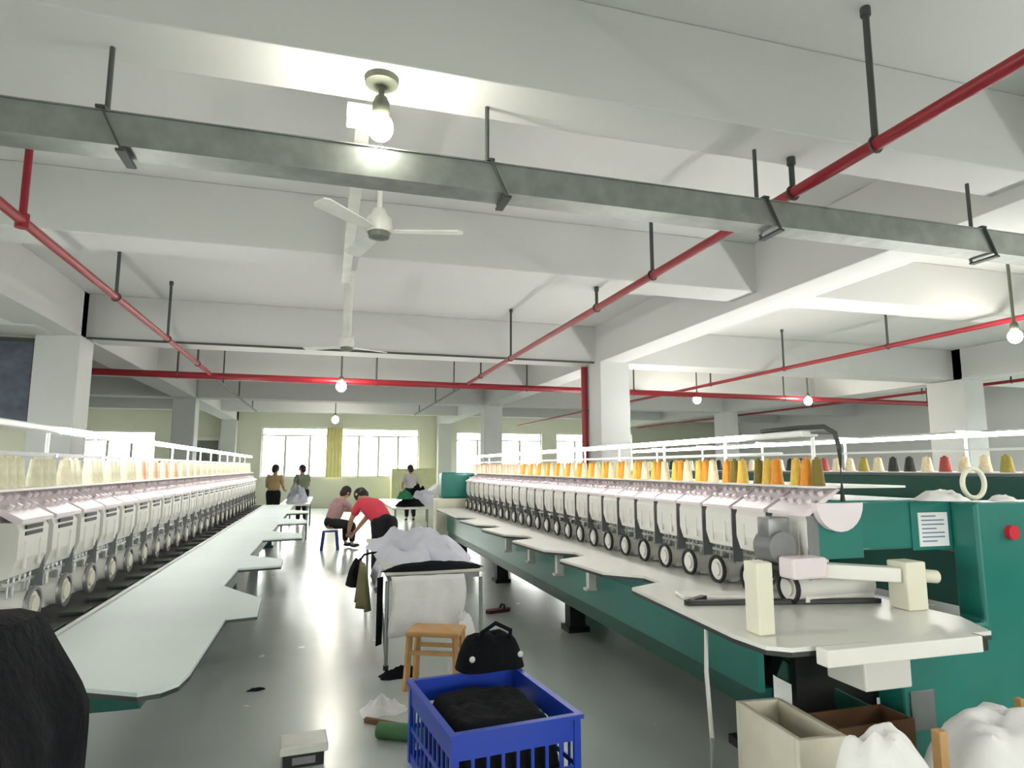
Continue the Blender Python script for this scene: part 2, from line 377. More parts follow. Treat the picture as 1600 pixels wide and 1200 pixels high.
# ------------------------------------------------------------------ embroidery machines
def make_head(pitch, ring_mat, cap_mat, slots=True):
    """one embroidery head; local +x faces the operator, origin on the floor under the needle plane"""
    w = pitch * .42
    hd = bpy.data.objects.new('embroidery_head', None); COL.objects.link(hd); hd.empty_display_size = .1
    a = MB(); a.prism([(-.46, 1.14), (-.10, 1.14), (-.10, 1.40), (-.46, 1.40)], -w * .62, w * .62); a.build('head_arm', M_WHITE, hd)
    a = MB(); a.prism([(-.12, 1.34), (.0, 1.34), (.015, 1.30), (.015, 1.17), (-.01, 1.09), (-.05, 1.075), (-.12, 1.075)], -w, w)
    for k in (-.5, .5): a.box(.012, .02, k * w - .012, k * w + .012, 1.12, 1.25)
    a.build('needle_case', M_WHITE, hd)
    a = MB(); a.prism([(-.22, 1.475), (-.20, 1.482), (.03, 1.355), (.03, 1.335), (.0, 1.335)], -w * 1.06, w * 1.06)
    for j in range(2):
        for k in range(4):
            f = .3 + .35 * j; px, pz = -.20 + .23 * f, 1.482 - .127 * f; yy = (-.75 + .5 * k) * w
            a.cyl((px, yy, pz), (px + .012, yy, pz + .022), .014, seg=8)
    a.build('tension_panel', M_LAV, hd)
    if slots:
        for z in (1.315, 1.285):
            MB().box(.014, .021, -w * .62, w * .5, z - .009, z + .009).build('slot', M_BLACK, hd)
    a = MB()
    for k in range(5): a.cyl((-.03, (-.7 + .35 * k) * w, .985), (-.03, (-.7 + .35 * k) * w, 1.08), .006, seg=6)
    a.box(-.045, -.015, -w * .85, w * .85, 1.045, 1.062); a.box(-.05, .0, -.012, .012, .93, 1.05)
    a.build('needle_bar', M_CHROME, hd)
    a = MB(); a.cyl((-.50, 0, .935), (.035, 0, .935), min(.072, w * .55), seg=20); a.box(-.5, -.03, -w * .4, w * .4, .86, .90); a.build('hook_arm', M_WHITE, hd, True)
    MB().ring((.035, 0, .935), min(.080, w * .6), .013, 'X', 20, 6).build('hook_ring', ring_mat, hd, True)
    MB().cyl((.035, 0, .935), (.05, 0, .935), .045, seg=16).build('hook_cap', cap_mat, hd)
    a = MB(); a.box(-.06, .01, w * .98, w * 1.03, 1.0, 1.34); a.build('side_plate', M_GREY, hd)
    return hd
def cone_mesh(name, rgb, r, h):
    a = MB(); a.lathe([(0, 0), (r, 0), (r, .008), (r * .97, .012), (r * .62, h * .88), (r * .58, h * .92), (r * .28, h * .92), (r * .28, h), (0, h)], seg=14)
    o = a.build(name, mat('thread_' + name_hex(rgb), rgb, .6, var=.1, scale=30, bump=.3, bscale=60), None, True)
    return o
def name_hex(c): return '%02x%02x%02x' % c

# ---- left machine (faces +x)
LM = empty('embroidery_machine', (-1.38, 3.5, 0), 'long multi-head embroidery machine along the left side with pale table', 'embroidery machine', 'multi-head embroidery machines')
def L(x): return x + 1.38
def Yl(y): return y - 3.5
out = [(-1.18, 3.5), (-.82, 2.74), (-.60, 2.62), (-.53, 2.64), (-.485, 2.70), (-.47, 2.82), (-.47, 3.76), (-.32, 3.80), (-.34, 4.25), (-.46, 4.45), (-.62, 4.75), (-.62, 5.5),
       (-.31, 5.58), (-.32, 5.95), (-.62, 6.3), (-.62, 7.6), (-.22, 7.7), (-.24, 8.15), (-.60, 8.55), (-.60, 9.6), (-.22, 9.7), (-.24, 10.2), (-.60, 10.6), (-.60, 11.7),
       (-.25, 11.8), (-.27, 12.3), (-.6, 12.7), (-.6, 14.45), (-1.18, 14.45)]
outl = [(L(x), Yl(y)) for x, y in out]
MB().prism(outl, .806, .82, 'Z').build('table_top', M_TABLE, LM)
def inset(p, k):
    return p
MB().prism(outl, .79, .8055, 'Z').build('table_edging', M_EDGE, LM)
MB().box(L(-1.12), L(-.66), Yl(2.95), Yl(14.3), .66, .788, .006).build('table_apron', M_DGREEN, LM)
a = MB()
a.box(L(-1.62), L(-1.182), Yl(3.5), Yl(14.45), .795, .812); a.build('needle_bed', M_BLACK, LM)
for i in range(27):
    y = Yl(3.75 + .40 * i); MB().box(L(-1.34), L(-1.22), y - .08, y + .08, .8125, .83, .003).build('frame_clip', M_EDGE, LM)
MB().box(L(-1.19), L(-1.165), Yl(3.5), Yl(14.4), .8205, .832).build('frame_rail', M_ALU, LM)
for y in (3.2, 5.9, 8.6, 11.3, 14.0):
    a = MB(); a.box(L(-1.10), L(-.98), Yl(y), Yl(y + .12), .04, .66); a.box(L(-1.14), L(-.94), Yl(y - .04), Yl(y + .16), 0, .04); a.build('leg', M_DGREEN, LM)
MB().box(L(-2.25), L(-1.85), Yl(3.3), Yl(14.6), .35, .79, .01).build('base_frame', M_DGREEN, LM)
MB().box(L(-2.3), L(-1.84), Yl(3.35), Yl(14.6), 1.10, 1.42, .015).build('main_beam', M_GREEN, LM)
for y in (3.35, 8.9, 14.3): MB().box(L(-2.25), L(-1.95), Yl(y), Yl(y + .25), 0, 1.10, .01).build('stand', M_GREEN, LM)
MB().box(L(-2.0), L(-1.44), Yl(3.45), Yl(14.5), 1.484, 1.496).build('thread_rack', M_WHITE, LM)
a = MB()
for x, z in ((-1.52, 1.668),): a.box(L(x - .012), L(x + .012), Yl(3.2), Yl(14.5), z - .008, z + .012)
a.build('lower_guide_rail', M_GREY, LM)
MB().box(L(-1.62), L(-1.50), Yl(3.2), Yl(14.5), 1.80, 1.836, .008).build('upper_guide_rail', M_RAIL, LM)
MB().box(L(-1.505), L(-1.470), Yl(4.35), Yl(14.45), 1.795, 1.832, .008).build('light_strip', M_LED, LM)
for k in range(14):
    y = Yl(3.55 + .8 * k); a = MB(); a.cyl((L(-1.56), y, 1.496), (L(-1.56), y, 1.80), .011, seg=8); a.box(L(-1.58), L(-1.505), y - .012, y + .012, 1.655, 1.675); a.build('rack_post', M_RAIL, LM)
a = MB(); a.box(L(-1.9), L(-1.42), Yl(3.36), Yl(3.44), 1.12, 1.36, .01); a.build('end_plate', M_GREY, LM)
a = MB(); a.cyl((L(-1.62), Yl(3.42), 1.40), (L(-1.62), Yl(3.30), 1.40), .10, seg=20); a.build('end_cover', M_LAV, LM, True)
a = MB(); a.cyl((L(-1.30), Yl(3.36), .93), (L(-1.30), Yl(3.26), .93), .075, seg=20); a.build('drive_pulley', M_LAV, LM, True)
MB().cyl((L(-1.30), Yl(3.262), .93), (L(-1.30), Yl(3.245), .93), .032, seg=14).build('pulley_hub', M_BLACK, LM, True)
hp = make_head(.40, M_GREY, M_CREAM)
for i in range(27):
    hh = hp if i == 0 else copy_tree(hp)
    hh.parent = LM; hh.location = (0.0, Yl(3.75 + .40 * i), 0)
GL = 'thread cones on the left embroidery machine'
CZ = 1.4965
cone_protos = {}
def put_cone(key, rgb, x, y, z, label, group, r=.043, h=.16):
    if (key, r) not in cone_protos: o = cone_mesh('thread_cone', rgb, r, h); cone_protos[(key, r)] = o
    else: o = cone_protos[(key, r)].copy(); COL.objects.link(o)
    o.location = (x, y, z); o['label'] = label; o['category'] = 'thread cone'; o['group'] = group
random.seed(4)
for i in range(27):
    y = 3.75 + .40 * i
    for k in range(3):
        pink = 6 <= i <= 9
        key = 'salmon' if pink and k == 1 else 'cream'
        rgb = {'cream': (222, 216, 190), 'salmon': (226, 168, 146)}[key]
        put_cone(key, rgb, -1.50, y + (k - 1) * .089, CZ, ('cream' if key == 'cream' else 'salmon pink') + ' thread cone on the rack of the left embroidery machine',
                 ('cream ' if key == 'cream' else 'salmon ') + GL)

# ---- right machine (faces -x)
RM = empty('embroidery_machine', (2.52, 3.3, 0), 'long multi-head embroidery machine on the right with green front panel and white table', 'embroidery machine', 'multi-head embroidery machines')
def X(x): return x - 2.52
def Yr(y): return y - 3.3
ro = [(1.80, 2.62), (1.82, 2.40), (1.90, 2.36), (2.98, 2.34), (3.05, 3.0), (3.05, 11.8), (2.02, 11.8)]
notches = [(9.4,), (8.05,), (6.7,), (5.3,), (4.0,)]
edge = [(1.98, 11.8)]
for (y,) in notches: edge += [(1.95, y + .38), (2.16, y + .16), (2.16, y - .08), (1.88, y - .22)]
edge += [(1.84, 3.2)]
ro = [(1.80, 2.62), (1.82, 2.42), (1.90, 2.36), (2.98, 2.34), (3.12, 2.6), (3.12, 11.8)] + edge
rol = [(X(x), Yr(y)) for x, y in ro]
MB().prism(rol, .832, .85, 'Z').build('table_top', M_TABLER, RM)
MB().prism(rol, .812, .8315, 'Z').build('table_edging', M_EDGE, RM)
a = MB(); a.prism([(X(2.20), .44), (X(2.24), .44), (X(2.24), .811), (X(2.17), .811), (X(2.17), .76), (X(2.20), .72)], Yr(3.0), Yr(11.9)); a.build('front_panel', M_GREEN, RM)
MB().box(X(2.215), X(2.32), Yr(3.05), Yr(11.85), .33, .4395).build('kick_rail', M_DGREEN, RM)
for y in (5.0, 5.75, 6.6, 7.5):
    a = MB(); a.box(X(2.10), X(2.168), Yr(y), Yr(y + .06), .60, .811, .006); a.box(X(2.08), X(2.168), Yr(y - .01), Yr(y + .07), .60, .62); a.build('table_bracket', M_WHITE, RM)
for y in (3.3, 6.1, 8.9, 11.6):
    a = MB(); a.box(X(2.36), X(2.52), Yr(y), Yr(y + .14), .05, .811); a.box(X(2.33), X(2.55), Yr(y - .04), Yr(y + .18), 0, .05); a.build('leg', M_BLACK, RM)
MB().box(X(2.9), X(3.35), Yr(3.1), Yr(11.9), .30, .81, .01).build('base_frame', M_DGREEN, RM)
a = MB(); a.bar((X(2.42), Yr(3.15), .52), (X(3.1), Yr(2.98), .16), .12, .10, .01); a.build('base_brace', M_DGREEN, RM)
MB().box(X(2.62), X(3.03), Yr(3.1), Yr(11.8), .8505, .866).build('needle_bed', M_GREY, RM)
MB().box(X(2.86), X(3.5), Yr(3.02), Yr(11.9), 1.13, 1.41, .015).build('main_beam', M_GREEN, RM)
for y in (7.4, 11.6): MB().box(X(3.0), X(3.35), Yr(y), Yr(y + .3), 0, 1.13, .01).build('stand', M_GREEN, RM)
MB().box(X(2.6), X(3.2), Yr(2.94), Yr(11.9), 1.484, 1.496).build('thread_rack', M_WHITE, RM)
MB().box(X(2.64), X(2.76), Yr(3.1), Yr(11.9), 1.775, 1.81, .008).build('upper_guide_rail', M_RAIL, RM)
MB().box(X(2.605), X(2.635), Yr(3.6), Yr(11.85), 1.77, 1.806, .008).build('light_strip', M_LED, RM)
MB().box(X(2.64), X(2.67), Yr(3.3), Yr(11.9), 1.675, 1.69).build('lower_guide_rail', M_RAIL, RM)
for k in range(11):
    y = Yr(3.12 + .86 * k); a = MB(); a.cyl((X(2.735), y, 1.496), (X(2.735), y, 1.775), .011, seg=8); a.build('rack_post', M_RAIL, RM)
hp = make_head(.34, M_BLACK, M_WHITE, slots=False)
for i in range(26):
    hh = hp if i == 0 else copy_tree(hp)
    hh.parent = RM; hh.location = (0.02, Yr(3.11 + .34 * i), 0); hh.rotation_euler = (0, 0, math.pi)
GR = 'thread cones on the right embroidery machine'
pal = {'orange': ((232, 150, 44), 'orange'), 'yellow': ((228, 190, 84), 'yellow'), 'cream': ((228, 216, 184), 'cream'), 'olive': ((120, 104, 30), 'olive'), 'pink': ((238, 196, 176), 'pale pink')}
for i in range(26):
    y = 3.11 + .34 * i
    for k in range(3):
        if i < 3: key = ('olive', 'orange', 'yellow')[(i + k) % 3]
        elif i < 17: key = ('cream', 'orange', 'yellow')[k] if k != 1 or i % 2 else 'orange'
        else: key = ('cream', 'pink', 'pink')[k]
        c, nm = pal[key]
        put_cone(key, c, 2.672, y + (k - 1) * .084, CZ, nm + ' thread cone on the rack of the right embroidery machine', nm + ' ' + GR, .04)
# near-end fittings of the right machine
MB().box(X(1.89), X(1.975), Yr(2.55), Yr(2.65), .8505, 1.17, .008).build('frame_post', M_CREAM, RM)
MB().box(X(2.97), X(3.10), Yr(2.76), Yr(2.89), .8505, 1.10, .008).build('frame_post', M_CREAM, RM)
a = MB(); a.bar((X(2.50), Yr(2.94), 1.06), (X(2.969), Yr(2.83), 1.03), .10, .075, .008); a.build('swing_arm', M_WHITE, RM)
a = MB(); a.box(X(2.34), X(2.56), Yr(2.86), Yr(2.98), 1.02, 1.13, .015); a.build('clamp_block', M_LAV, RM)
MB().cyl((X(3.101), Yr(2.82), 1.02), (X(3.21), Yr(2.80), 1.01), .035, seg=16).build('knob', M_CREAM, RM, True)
MB().box(X(2.0), X(2.84), Yr(2.27), Yr(2.338), .785, .855, .006).build('end_rail', M_WHITE, RM)
MB().box(X(2.8405), X(2.87), Yr(2.27), Yr(2.338), .79, .85, .004).build('rail_cap', M_BLACK, RM)
a = MB(); a.bar((X(1.93), Yr(3.22), .864), (X(3.0), Yr(2.98), .864), .035, .026, .004); a.bar((X(1.93), Yr(3.22), .864), (X(2.10), Yr(3.32), .864), .035, .026)
a.build('hoop_frame', M_BLACK, RM)
a = MB(); a.bar((X(2.0), Yr(3.42), .862), (X(2.95), Yr(3.20), .862), .16, .02, .004); a.build('frame_plate', M_WHITE, RM)
# motor by the end head
a = MB(); a.cyl((X(2.38), Yr(2.98), 1.17), (X(2.38), Yr(3.12), 1.17), .085, seg=22); a.box(X(2.31), X(2.45), Yr(3.0), Yr(3.10), 1.22, 1.33, .01); a.build('end_motor', M_GREY, RM, True)
a = MB(); a.cyl((X(2.42), Yr(2.99), 1.05), (X(2.42), Yr(3.10), 1.05), .05, seg=16); a.ring((X(2.30), Yr(3.0), 1.02), .04, .01, 'Y', 16, 6); a.box(X(2.36), X(2.5), Yr(3.1), Yr(3.2), .99, 1.04); a.build('motor_cable_loop', M_BLACK, RM)
# half-round end cover under the rack
a = MB(); pts = [(X(2.56) + .155 * (1 - math.cos(math.pi * k / 12)), 1.405 - .155 * math.sin(math.pi * k / 12)) for k in range(13)]
a.prism(pts, Yr(2.92), Yr(2.962)); a.build('half_round_cover', M_LAV, RM)
MB().box(X(2.60), X(2.90), Yr(2.965), Yr(2.98), 1.10, 1.415, .004).build('end_bracket', M_GREEN, RM)
a = MB(); a.tube([(X(2.72), Yr(3.55), 1.83), (X(2.72), Yr(3.2), 1.835), (X(2.73), Yr(3.02), 1.83), (X(2.74), Yr(2.95), 1.79), (X(2.745), Yr(2.93), 1.7), (X(2.745), Yr(2.93), 1.412)], .014, 10); a.build('bent_guide_pipe', M_HANG, RM, True)
a = MB(); a.tube([(X(2.70), Yr(3.35), 1.815), (X(2.71), Yr(3.12), 1.80), (X(2.74), Yr(2.95), 1.79)], .008, 8); a.build('guide_wire', M_GREY, RM)
# control cabinet at the near right end
cb = MB(); cb.prism([(X(2.98), .02), (X(5.4), .02), (X(5.4), 1.40), (X(3.60), 1.40), (X(3.60), .735), (X(2.98), .735)], Yr(2.85), Yr(3.018)); cab = cb.build('control_cabinet', M_GREEN, RM)
bv = cab.modifiers.new('bevel', 'BEVEL'); bv.width = .02; bv.segments = 3
MB().cyl((X(3.84), Yr(2.851), 1.225), (X(3.84), Yr(2.82), 1.225), .042, seg=20).build('emergency_stop', M_STOP, cab, True)
MB().box(X(3.30), X(3.62), Yr(3.013), Yr(3.018), 1.12, 1.40).build('backing', M_GREEN, cab)
nt_ = MB().box(X(3.35), X(3.57), Yr(3.008), Yr(3.0185), 1.14, 1.335).build('paper_notice', M_PAPER, RM)
a = MB()
for k in range(7):
    z = 1.315 - .024 * k; a.box(X(3.37), X(3.37) + (.17 if k % 3 else .11), Yr(3.0068), Yr(3.0079), z - .005, z + .003)
a.build('notice_text', M_INK, nt_)
MB().box(X(2.50), X(2.78), Yr(2.60), Yr(2.85), .54, .70, .01).build('relay_box', M_WHITE, RM)
MB().box(X(2.55), X(2.73), Yr(2.62), Yr(2.83), .70, .8125).build('relay_bracket', M_GREY, RM)
MB().box(X(3.02), X(3.18), Yr(2.842), Yr(2.8495), .22, .42, .003).build('vent_plate', M_GREY, RM)
a = MB(); a.box(X(2.45), X(2.97), Yr(3.02), Yr(3.06), .2, .8); a.build('end_panel', M_BLACK, RM)
# far end box
MB().box(X(2.1), X(2.75), Yr(11.95), Yr(12.3), 1.02, 1.50, .05).build('far_motor_cover', M_GREEN, RM)
MB().box(X(2.0), X(2.75), Yr(11.95), Yr(12.3), .2, 1.02, .02).build('far_end_stand', M_CREAM, RM)
# things lying on the cabinet
o = tag(MB().ring((3.70, 2.93, 1.505), .085, .014, 'Y', 32, 8).build('embroidery_hoop', M_CREAM, None, True), 'round pale embroidery hoop standing upright on the green cabinet', 'hoop')
# ---- second right machine, seen from behind
BM = empty('embroidery_machine', (5.6, 2.5, 0), 'embroidery machine behind the right one, seen from its green back beam', 'embroidery machine', 'multi-head embroidery machines')
MB().box(-.1, .45, -2.5, 11.2, 1.30, 1.52, .015).build('main_beam', M_DGREEN, BM)
MB().box(-.1, .5, -2.5, 11.2, 1.545, 1.557).build('thread_rack', M_WHITE, BM)
MB().box(-.05, .40, -2.5, 11.2, 1.52, 1.545).build('rack_support', M_GREY, BM)
MB().box(-.05, .07, -2.5, 11.2, 1.87, 1.905, .008).build('upper_guide_rail', M_LED, BM)  # guide rail made to glow like the LED light strips
MB().box(-.05, .0, -2.5, 11.2, 1.745, 1.765).build('lower_guide_rail', M_RAIL, BM)
MB().box(.3, .36, -2.5, 11.2, 1.93, 1.945).build('rear_guide_rail', M_HANG, BM)
for k in range(10):
    y = -2.3 + 1.45 * k; a = MB(); a.cyl((0.1, y, 1.557), (.1, y, 1.93), .012, seg=8); a.box(.0, .34, y - .01, y + .01, 1.92, 1.935); a.build('rack_post', M_RAIL, BM)
for y in (-2.3, 4, 10.7): MB().box(.0, .4, y, y + .3, 0, 1.30, .01).build('stand', M_GREEN, BM)
MB().box(.5, 1.9, -2.5, 11.0, .81, .85, .005).build('table_top', M_TABLER, BM)
MB().box(.2, 1.7, -2.4, 10.9, .3, .80).build('base_frame', M_DGREEN, BM)
MB().box(.46, .9, -2.4, 10.9, .95, 1.48, .02).build('head_row_cover', M_WHITE, BM)
pal2 = [((30, 30, 30), 'black'), ((206, 192, 160), 'cream'), ((150, 60, 52), 'dark red'), ((206, 192, 160), 'cream'), ((140, 128, 50), 'olive'), ((206, 192, 160), 'cream')]
for i in range(46):
    c, nm = pal2[(i * 5 + i // 4) % 6]
    put_cone('b' + nm, c, 5.57, 2.2 + .19 * i, 1.5575, nm + ' thread cone on the farther machine behind the right one', nm + ' thread cones on the farther right machine', .055, .15)

# ------------------------------------------------------------------ cloth, bags, boxes
def heap(name, m, cx, cy, z0, sx_, sy_, h, seed=0, rz=0., n=28, rings=12, rough=.25, p=2.4, sq=3., parent=None):
    random.seed(seed); off = Vector((seed * 3.1, seed * 1.7, 0))
    b = MB().bm; bm = b; rows = []
    top = bm.verts.new((0, 0, h * (1 + rough * mnoise.noise(off))))
    for j in range(1, rings + 1):
        t = j / rings; row = []
        for i in range(n):
            a = 2 * math.pi * i / n; ca, sa = math.cos(a), math.sin(a)
            rr = 1 / ((abs(ca) ** sq + abs(sa) ** sq) ** (1 / sq))
            x, y = ca * rr * t, sa * rr * t
            k = 1 + rough * .5 * mnoise.noise(Vector((ca * 1.5, sa * 1.5, 0)) + off)
            z = h * max(0, 1 - t ** p) + h * rough * (1 - t ** 4) * mnoise.noise(Vector((x * 2.3, y * 2.3, 1)) + off) + h * rough * .5 * (1 - t ** 4) * mnoise.noise(Vector((x * 5, y * 5, 3)) + off)
            row.append(bm.verts.new((x * sx_ / 2 * k, y * sy_ / 2 * k, max(z, 0.0))))
        rows.append(row)
    for i in range(n): bm.faces.new((top, rows[0][i], rows[0][(i + 1) % n]))
    for r0, r1 in zip(rows, rows[1:]):
        for i in range(n): bm.faces.new((r0[i], r1[i], r1[(i + 1) % n], r0[(i + 1) % n]))
    bm.faces.new(rows[-1][::-1])
    w = MB.__new__(MB); w.bm = bm
    o = w.build(name, m, parent, True); o.location = (cx, cy, z0); o.rotation_euler = (0, 0, rz)
    return o
def sheet(name, m, fn, nu, nv, th=.006, parent=None):
    """cloth: fn(u, v) -> point; thickened"""
    w = MB(); g = [[w.bm.verts.new(fn(i / nu, j / nv)) for j in range(nv + 1)] for i in range(nu + 1)]
    for i in range(nu):
        for j in range(nv): w.bm.faces.new((g[i][j], g[i + 1][j], g[i + 1][j + 1], g[i][j + 1]))
    o = w.build(name, m, parent, True)
    s = o.modifiers.new('thickness', 'SOLIDIFY'); s.thickness = th; s.offset = 0
    return o
def poly(pts, t):
    d = [0]
    for a, b in zip(pts, pts[1:]): d.append(d[-1] + (Vector(b) - Vector(a)).length)
    q = t * d[-1]
    for i in range(len(pts) - 1):
        if q <= d[i + 1] or i == len(pts) - 2:
            f = (q - d[i]) / (d[i + 1] - d[i]); return Vector(pts[i]).lerp(Vector(pts[i + 1]), f)
# black cloth at the near left, thrown over the head of the machine's end
def drape(u, v):
    q = poly([(-1.75, 0, .02), (-1.72, 0, 1.12), (-1.2, 0, 1.14), (-.92, 0, 1.14), (-.885, 0, 1.12), (-.765, 0, .90), (-.735, 0, .82), (-.72, 0, .02)], u)
    y = 1.75 + .80 * v + .16 * max(0, 1.16 - q.z) * 0
    n = mnoise.noise(Vector((u * 6, v * 4, 2)))
    edge = .04 * math.sin(u * 23) * (v > .8)
    return Vector((q.x + .03 * n, y + edge * .5, max(.012, q.z + .022 * n)))
dr = sheet('draped_cloth', M_BLKCL, drape, 46, 18)
tag(dr, 'large black cloth draped over a bench at the lower left corner', 'cloth')
t = empty('bench', (-1.26, 2.1, 0), 'low bench hidden under the black cloth at lower left', 'bench')
MB().box(-.36, .30, -.3, .3, 1.05, 1.10).build('bench_top', M_BROWN, t)
for sx_ in (-.33, .27):
    for sy_ in (-.27, .27): MB().box(sx_ - .02, sx_ + .02, sy_ - .02, sy_ + .02, 0, 1.05).build('leg', M_BROWN, t)

# work table in the aisle
WT = empty('work_table', (.5, 5.42, 0), 'narrow folding work table in the middle aisle heaped with grey and black cloth', 'table')
MB().box(0, .82, 0, 2.6, .725, .75, .006).build('table_top', mat('table_cream', (206, 204, 192), .5), WT)
a = MB(); a.box(.03, .79, .03, 2.57, .68, .724); a.build('frame', M_GREY, WT)
M_TUBE = mat('grey_tube', (136, 142, 138), .4, .4)
for x, y in ((.02, .03), (.80, .03), (.02, 2.55), (.80, 2.55)):
    l = MB().tube([(x, y, .68), (x, y - .04 if y < 1 else y + .04, .03)], .016, 10).build('leg', M_TUBE, WT, True)
    MB().cyl((x, y - .04 if y < 1 else y + .04, 0), (x, y - .04 if y < 1 else y + .04, .035), .022, seg=12).build('rubber_foot', M_BLACK, l)
a = MB(); a.tube([(.02, 1.0, .66), (.02, .02, .10)], .012, 8); a.build('leg_brace', M_TUBE, WT, True)
sheet('white_sheet', M_BAG, lambda u, v: Vector((.545 + .60 * u + .02 * math.sin(v * 5), 5.395 - .012 * math.sin(u * 16) - .035 * v, .722 - .47 * v + .04 * u * v)), 26, 10, .004)
tag(bpy.data.objects['white_sheet'], 'greyish white plastic sheet hanging from the near end of the work table', 'sheet')
o = heap('cloth_pile', M_GRYCL, .92, 6.62, .7505, .86, 1.7, .20, 5, .05, 36, 14, .55); tag(o, 'crumpled pale grey cloth heaped on the work table in the aisle', 'cloth')
sheet('grey_cloth', M_GRYCL, lambda u, v: Vector((.49 - .035 * v - .02 * math.sin(u * 9) * v, 5.55 + .55 * u + .05 * v, .765 - .26 * v * (1 - abs(u - .4)) + .02 * math.sin(u * 7))), 16, 10, .006)
tag(bpy.data.objects['grey_cloth'], 'pale grey cloth corner hanging over the left edge of the work table', 'cloth')
o = heap('black_garment', M_BLKCL, .93, 5.50, .7505, .84, .16, .055, 7, .03, 30, 6, .5, 4); tag(o, 'black garment rolled along the near edge of the work table', 'garment')
sheet('khaki_cloth', M_KHAKI, lambda u, v: Vector((.36 + .045 * math.sin(u * 12) * (.4 + v), 5.75 + .5 * u, .74 - .36 * v)), 18, 8, .006)
tag(bpy.data.objects['khaki_cloth'], 'khaki cloth hanging at the left side of the work table', 'cloth')
o = heap('black_bag', M_BLKCL, .34, 6.62, .46, .2, .3, .24, 9, 0, 20, 8, .3); tag(o, 'small black bag hanging at the left side of the work table behind the khaki cloth', 'bag')
MB().tube([(0, 0, .2), (.06, 0, .285), (.13, -.01, .302), (.19, -.02, .3025)], .011, 8).build('shoulder_strap', M_BLKCL, o, True)
sheet('black_strap', M_BLKCL, lambda u, v: Vector((.445 + .05 * u, 5.50 + .06 * u, .70 - .55 * v + .03 * math.sin(v * 9))), 4, 12, .006)
tag(bpy.data.objects['black_strap'], 'black cloth strip hanging beside the table leg', 'cloth')
# wooden stool
ST = empty('wooden_stool', (.84, 4.93, 0), 'light wooden stool beside the work table, behind the blue crate', 'stool', rz=R(-24))
MB().box(-.20, .20, -.14, .14, .375, .41, .012).build('seat', M_WOOD, ST)
for x in (-1, 1):
    for y in (-1, 1): MB().bar((x * .17, y * .11, .375), (x * .19, y * .13, 0), .036, .036).build('leg', M_WOOD, ST)
for y in (-1, 1): MB().bar((-.175, y * .117, .26), (.175, y * .117, .26), .02, .03).build('stretcher', M_WOOD, ST)
for i, (x, y, w, h, s, l) in enumerate(((1.12, 5.2, .28, .42, 11, 'white plastic bag standing right of the wooden stool'), (1.16, 4.62, .3, .27, 13, 'pale plastic bag lying between the stool and the black bag'))):
    tag(heap('plastic_bag', M_BAG, x, y, 0.001, w, w * .85, h, s, 0, 22, 10, .5, 2), l, 'bag', 'white plastic bags near the stool')
# blue crate with black garments
CR = empty('plastic_crate', (.86, 3.41, 0), 'open blue plastic crate in the foreground filled with black garments', 'crate', rz=R(6.5))
W2, L2, H2 = .325, .40, .42
MB().box(-W2 + .02, W2 - .02, -L2 + .02, L2 - .02, .0, .02).build('crate_floor', M_BLUE, CR)
def panel(ax):
    a = MB()
    half = W2 if ax == 'X' else L2
    nb = 8 if ax == 'X' else 10
    def bx(p, q, z0, z1, t=.008):
        if ax == 'X': a.box(p, q, -t / 2, t / 2, z0, z1)
        else: a.box(-t / 2, t / 2, p, q, z0, z1)
    bx(-half + .03, half - .03, .0, .05); bx(-half + .03, half - .03, .30, H2 - .021, .008); bx(-half + .03, half - .03, .165, .19)
    for k in range(nb + 1):
        u = -half + .03 + (2 * half - .06) * k / nb; bx(u - .008, u + .008, .05, .30)
    return a
panel('X').build('side_panel', M_BLUE, CR, loc=(0, -L2 + .01, 0)); panel('X').build('side_panel', M_BLUE, CR, loc=(0, L2 - .01, 0))
panel('Y').build('side_panel', M_BLUE, CR, loc=(-W2 + .01, 0, 0)); panel('Y').build('side_panel', M_BLUE, CR, loc=(W2 - .01, 0, 0))
for x in (-1, 1):
    for y in (-1, 1):
        a = MB(); a.prism([(x * W2, y * (L2)), (x * (W2 - .035), y * L2), (x * (W2 - .035), y * (L2 - .012)), (x * (W2 - .012), y * (L2 - .035)), (x * W2, y * (L2 - .035))], 0, H2 - .02, 'Z'); a.build('corner_post', M_BLUE, CR)
a = MB(); a.box(-W2 - .012, W2 + .012, -L2 - .012, -L2 + .022, H2 - .02, H2); a.box(-W2 - .012, W2 + .012, L2 - .022, L2 + .012, H2 - .02, H2)
a.box(-W2 - .012, -W2 + .022, -L2 + .022, L2 - .022, H2 - .02, H2); a.box(W2 - .022, W2 + .012, -L2 + .022, L2 - .022, H2 - .02, H2); a.build('rim', M_BLUE, CR)
o = heap('garment_pile', M_BLKCL, .86, 3.40, .021, .565, .715, .375, 17, R(6.5), 40, 18, .09, 12, 8); tag(o, 'folded black garments filling the blue crate', 'garments')
g = empty('black_holdall', (.98, 3.99, .452), 'black holdall slung over the back rim of the blue crate', 'bag', rz=R(6))
heap('bag_body', M_BLKCL, 0, -.10, -.03, .40, .24, .19, 21, 0, 30, 12, .2, 5, 4, parent=g)
a = MB(); a.tube([(-.10, -.16, .10), (-.09, -.20, .19), (0, -.19, .235), (.09, -.20, .19), (.10, -.16, .10)], .013, 8); a.build('handle', M_BLKCL, g, True)
for x in (-.15, .15): MB().ball((x, -.21, .05), .018, (1, .6, 1), 12, 8).build('white_fastener', M_WHITE, g, True)
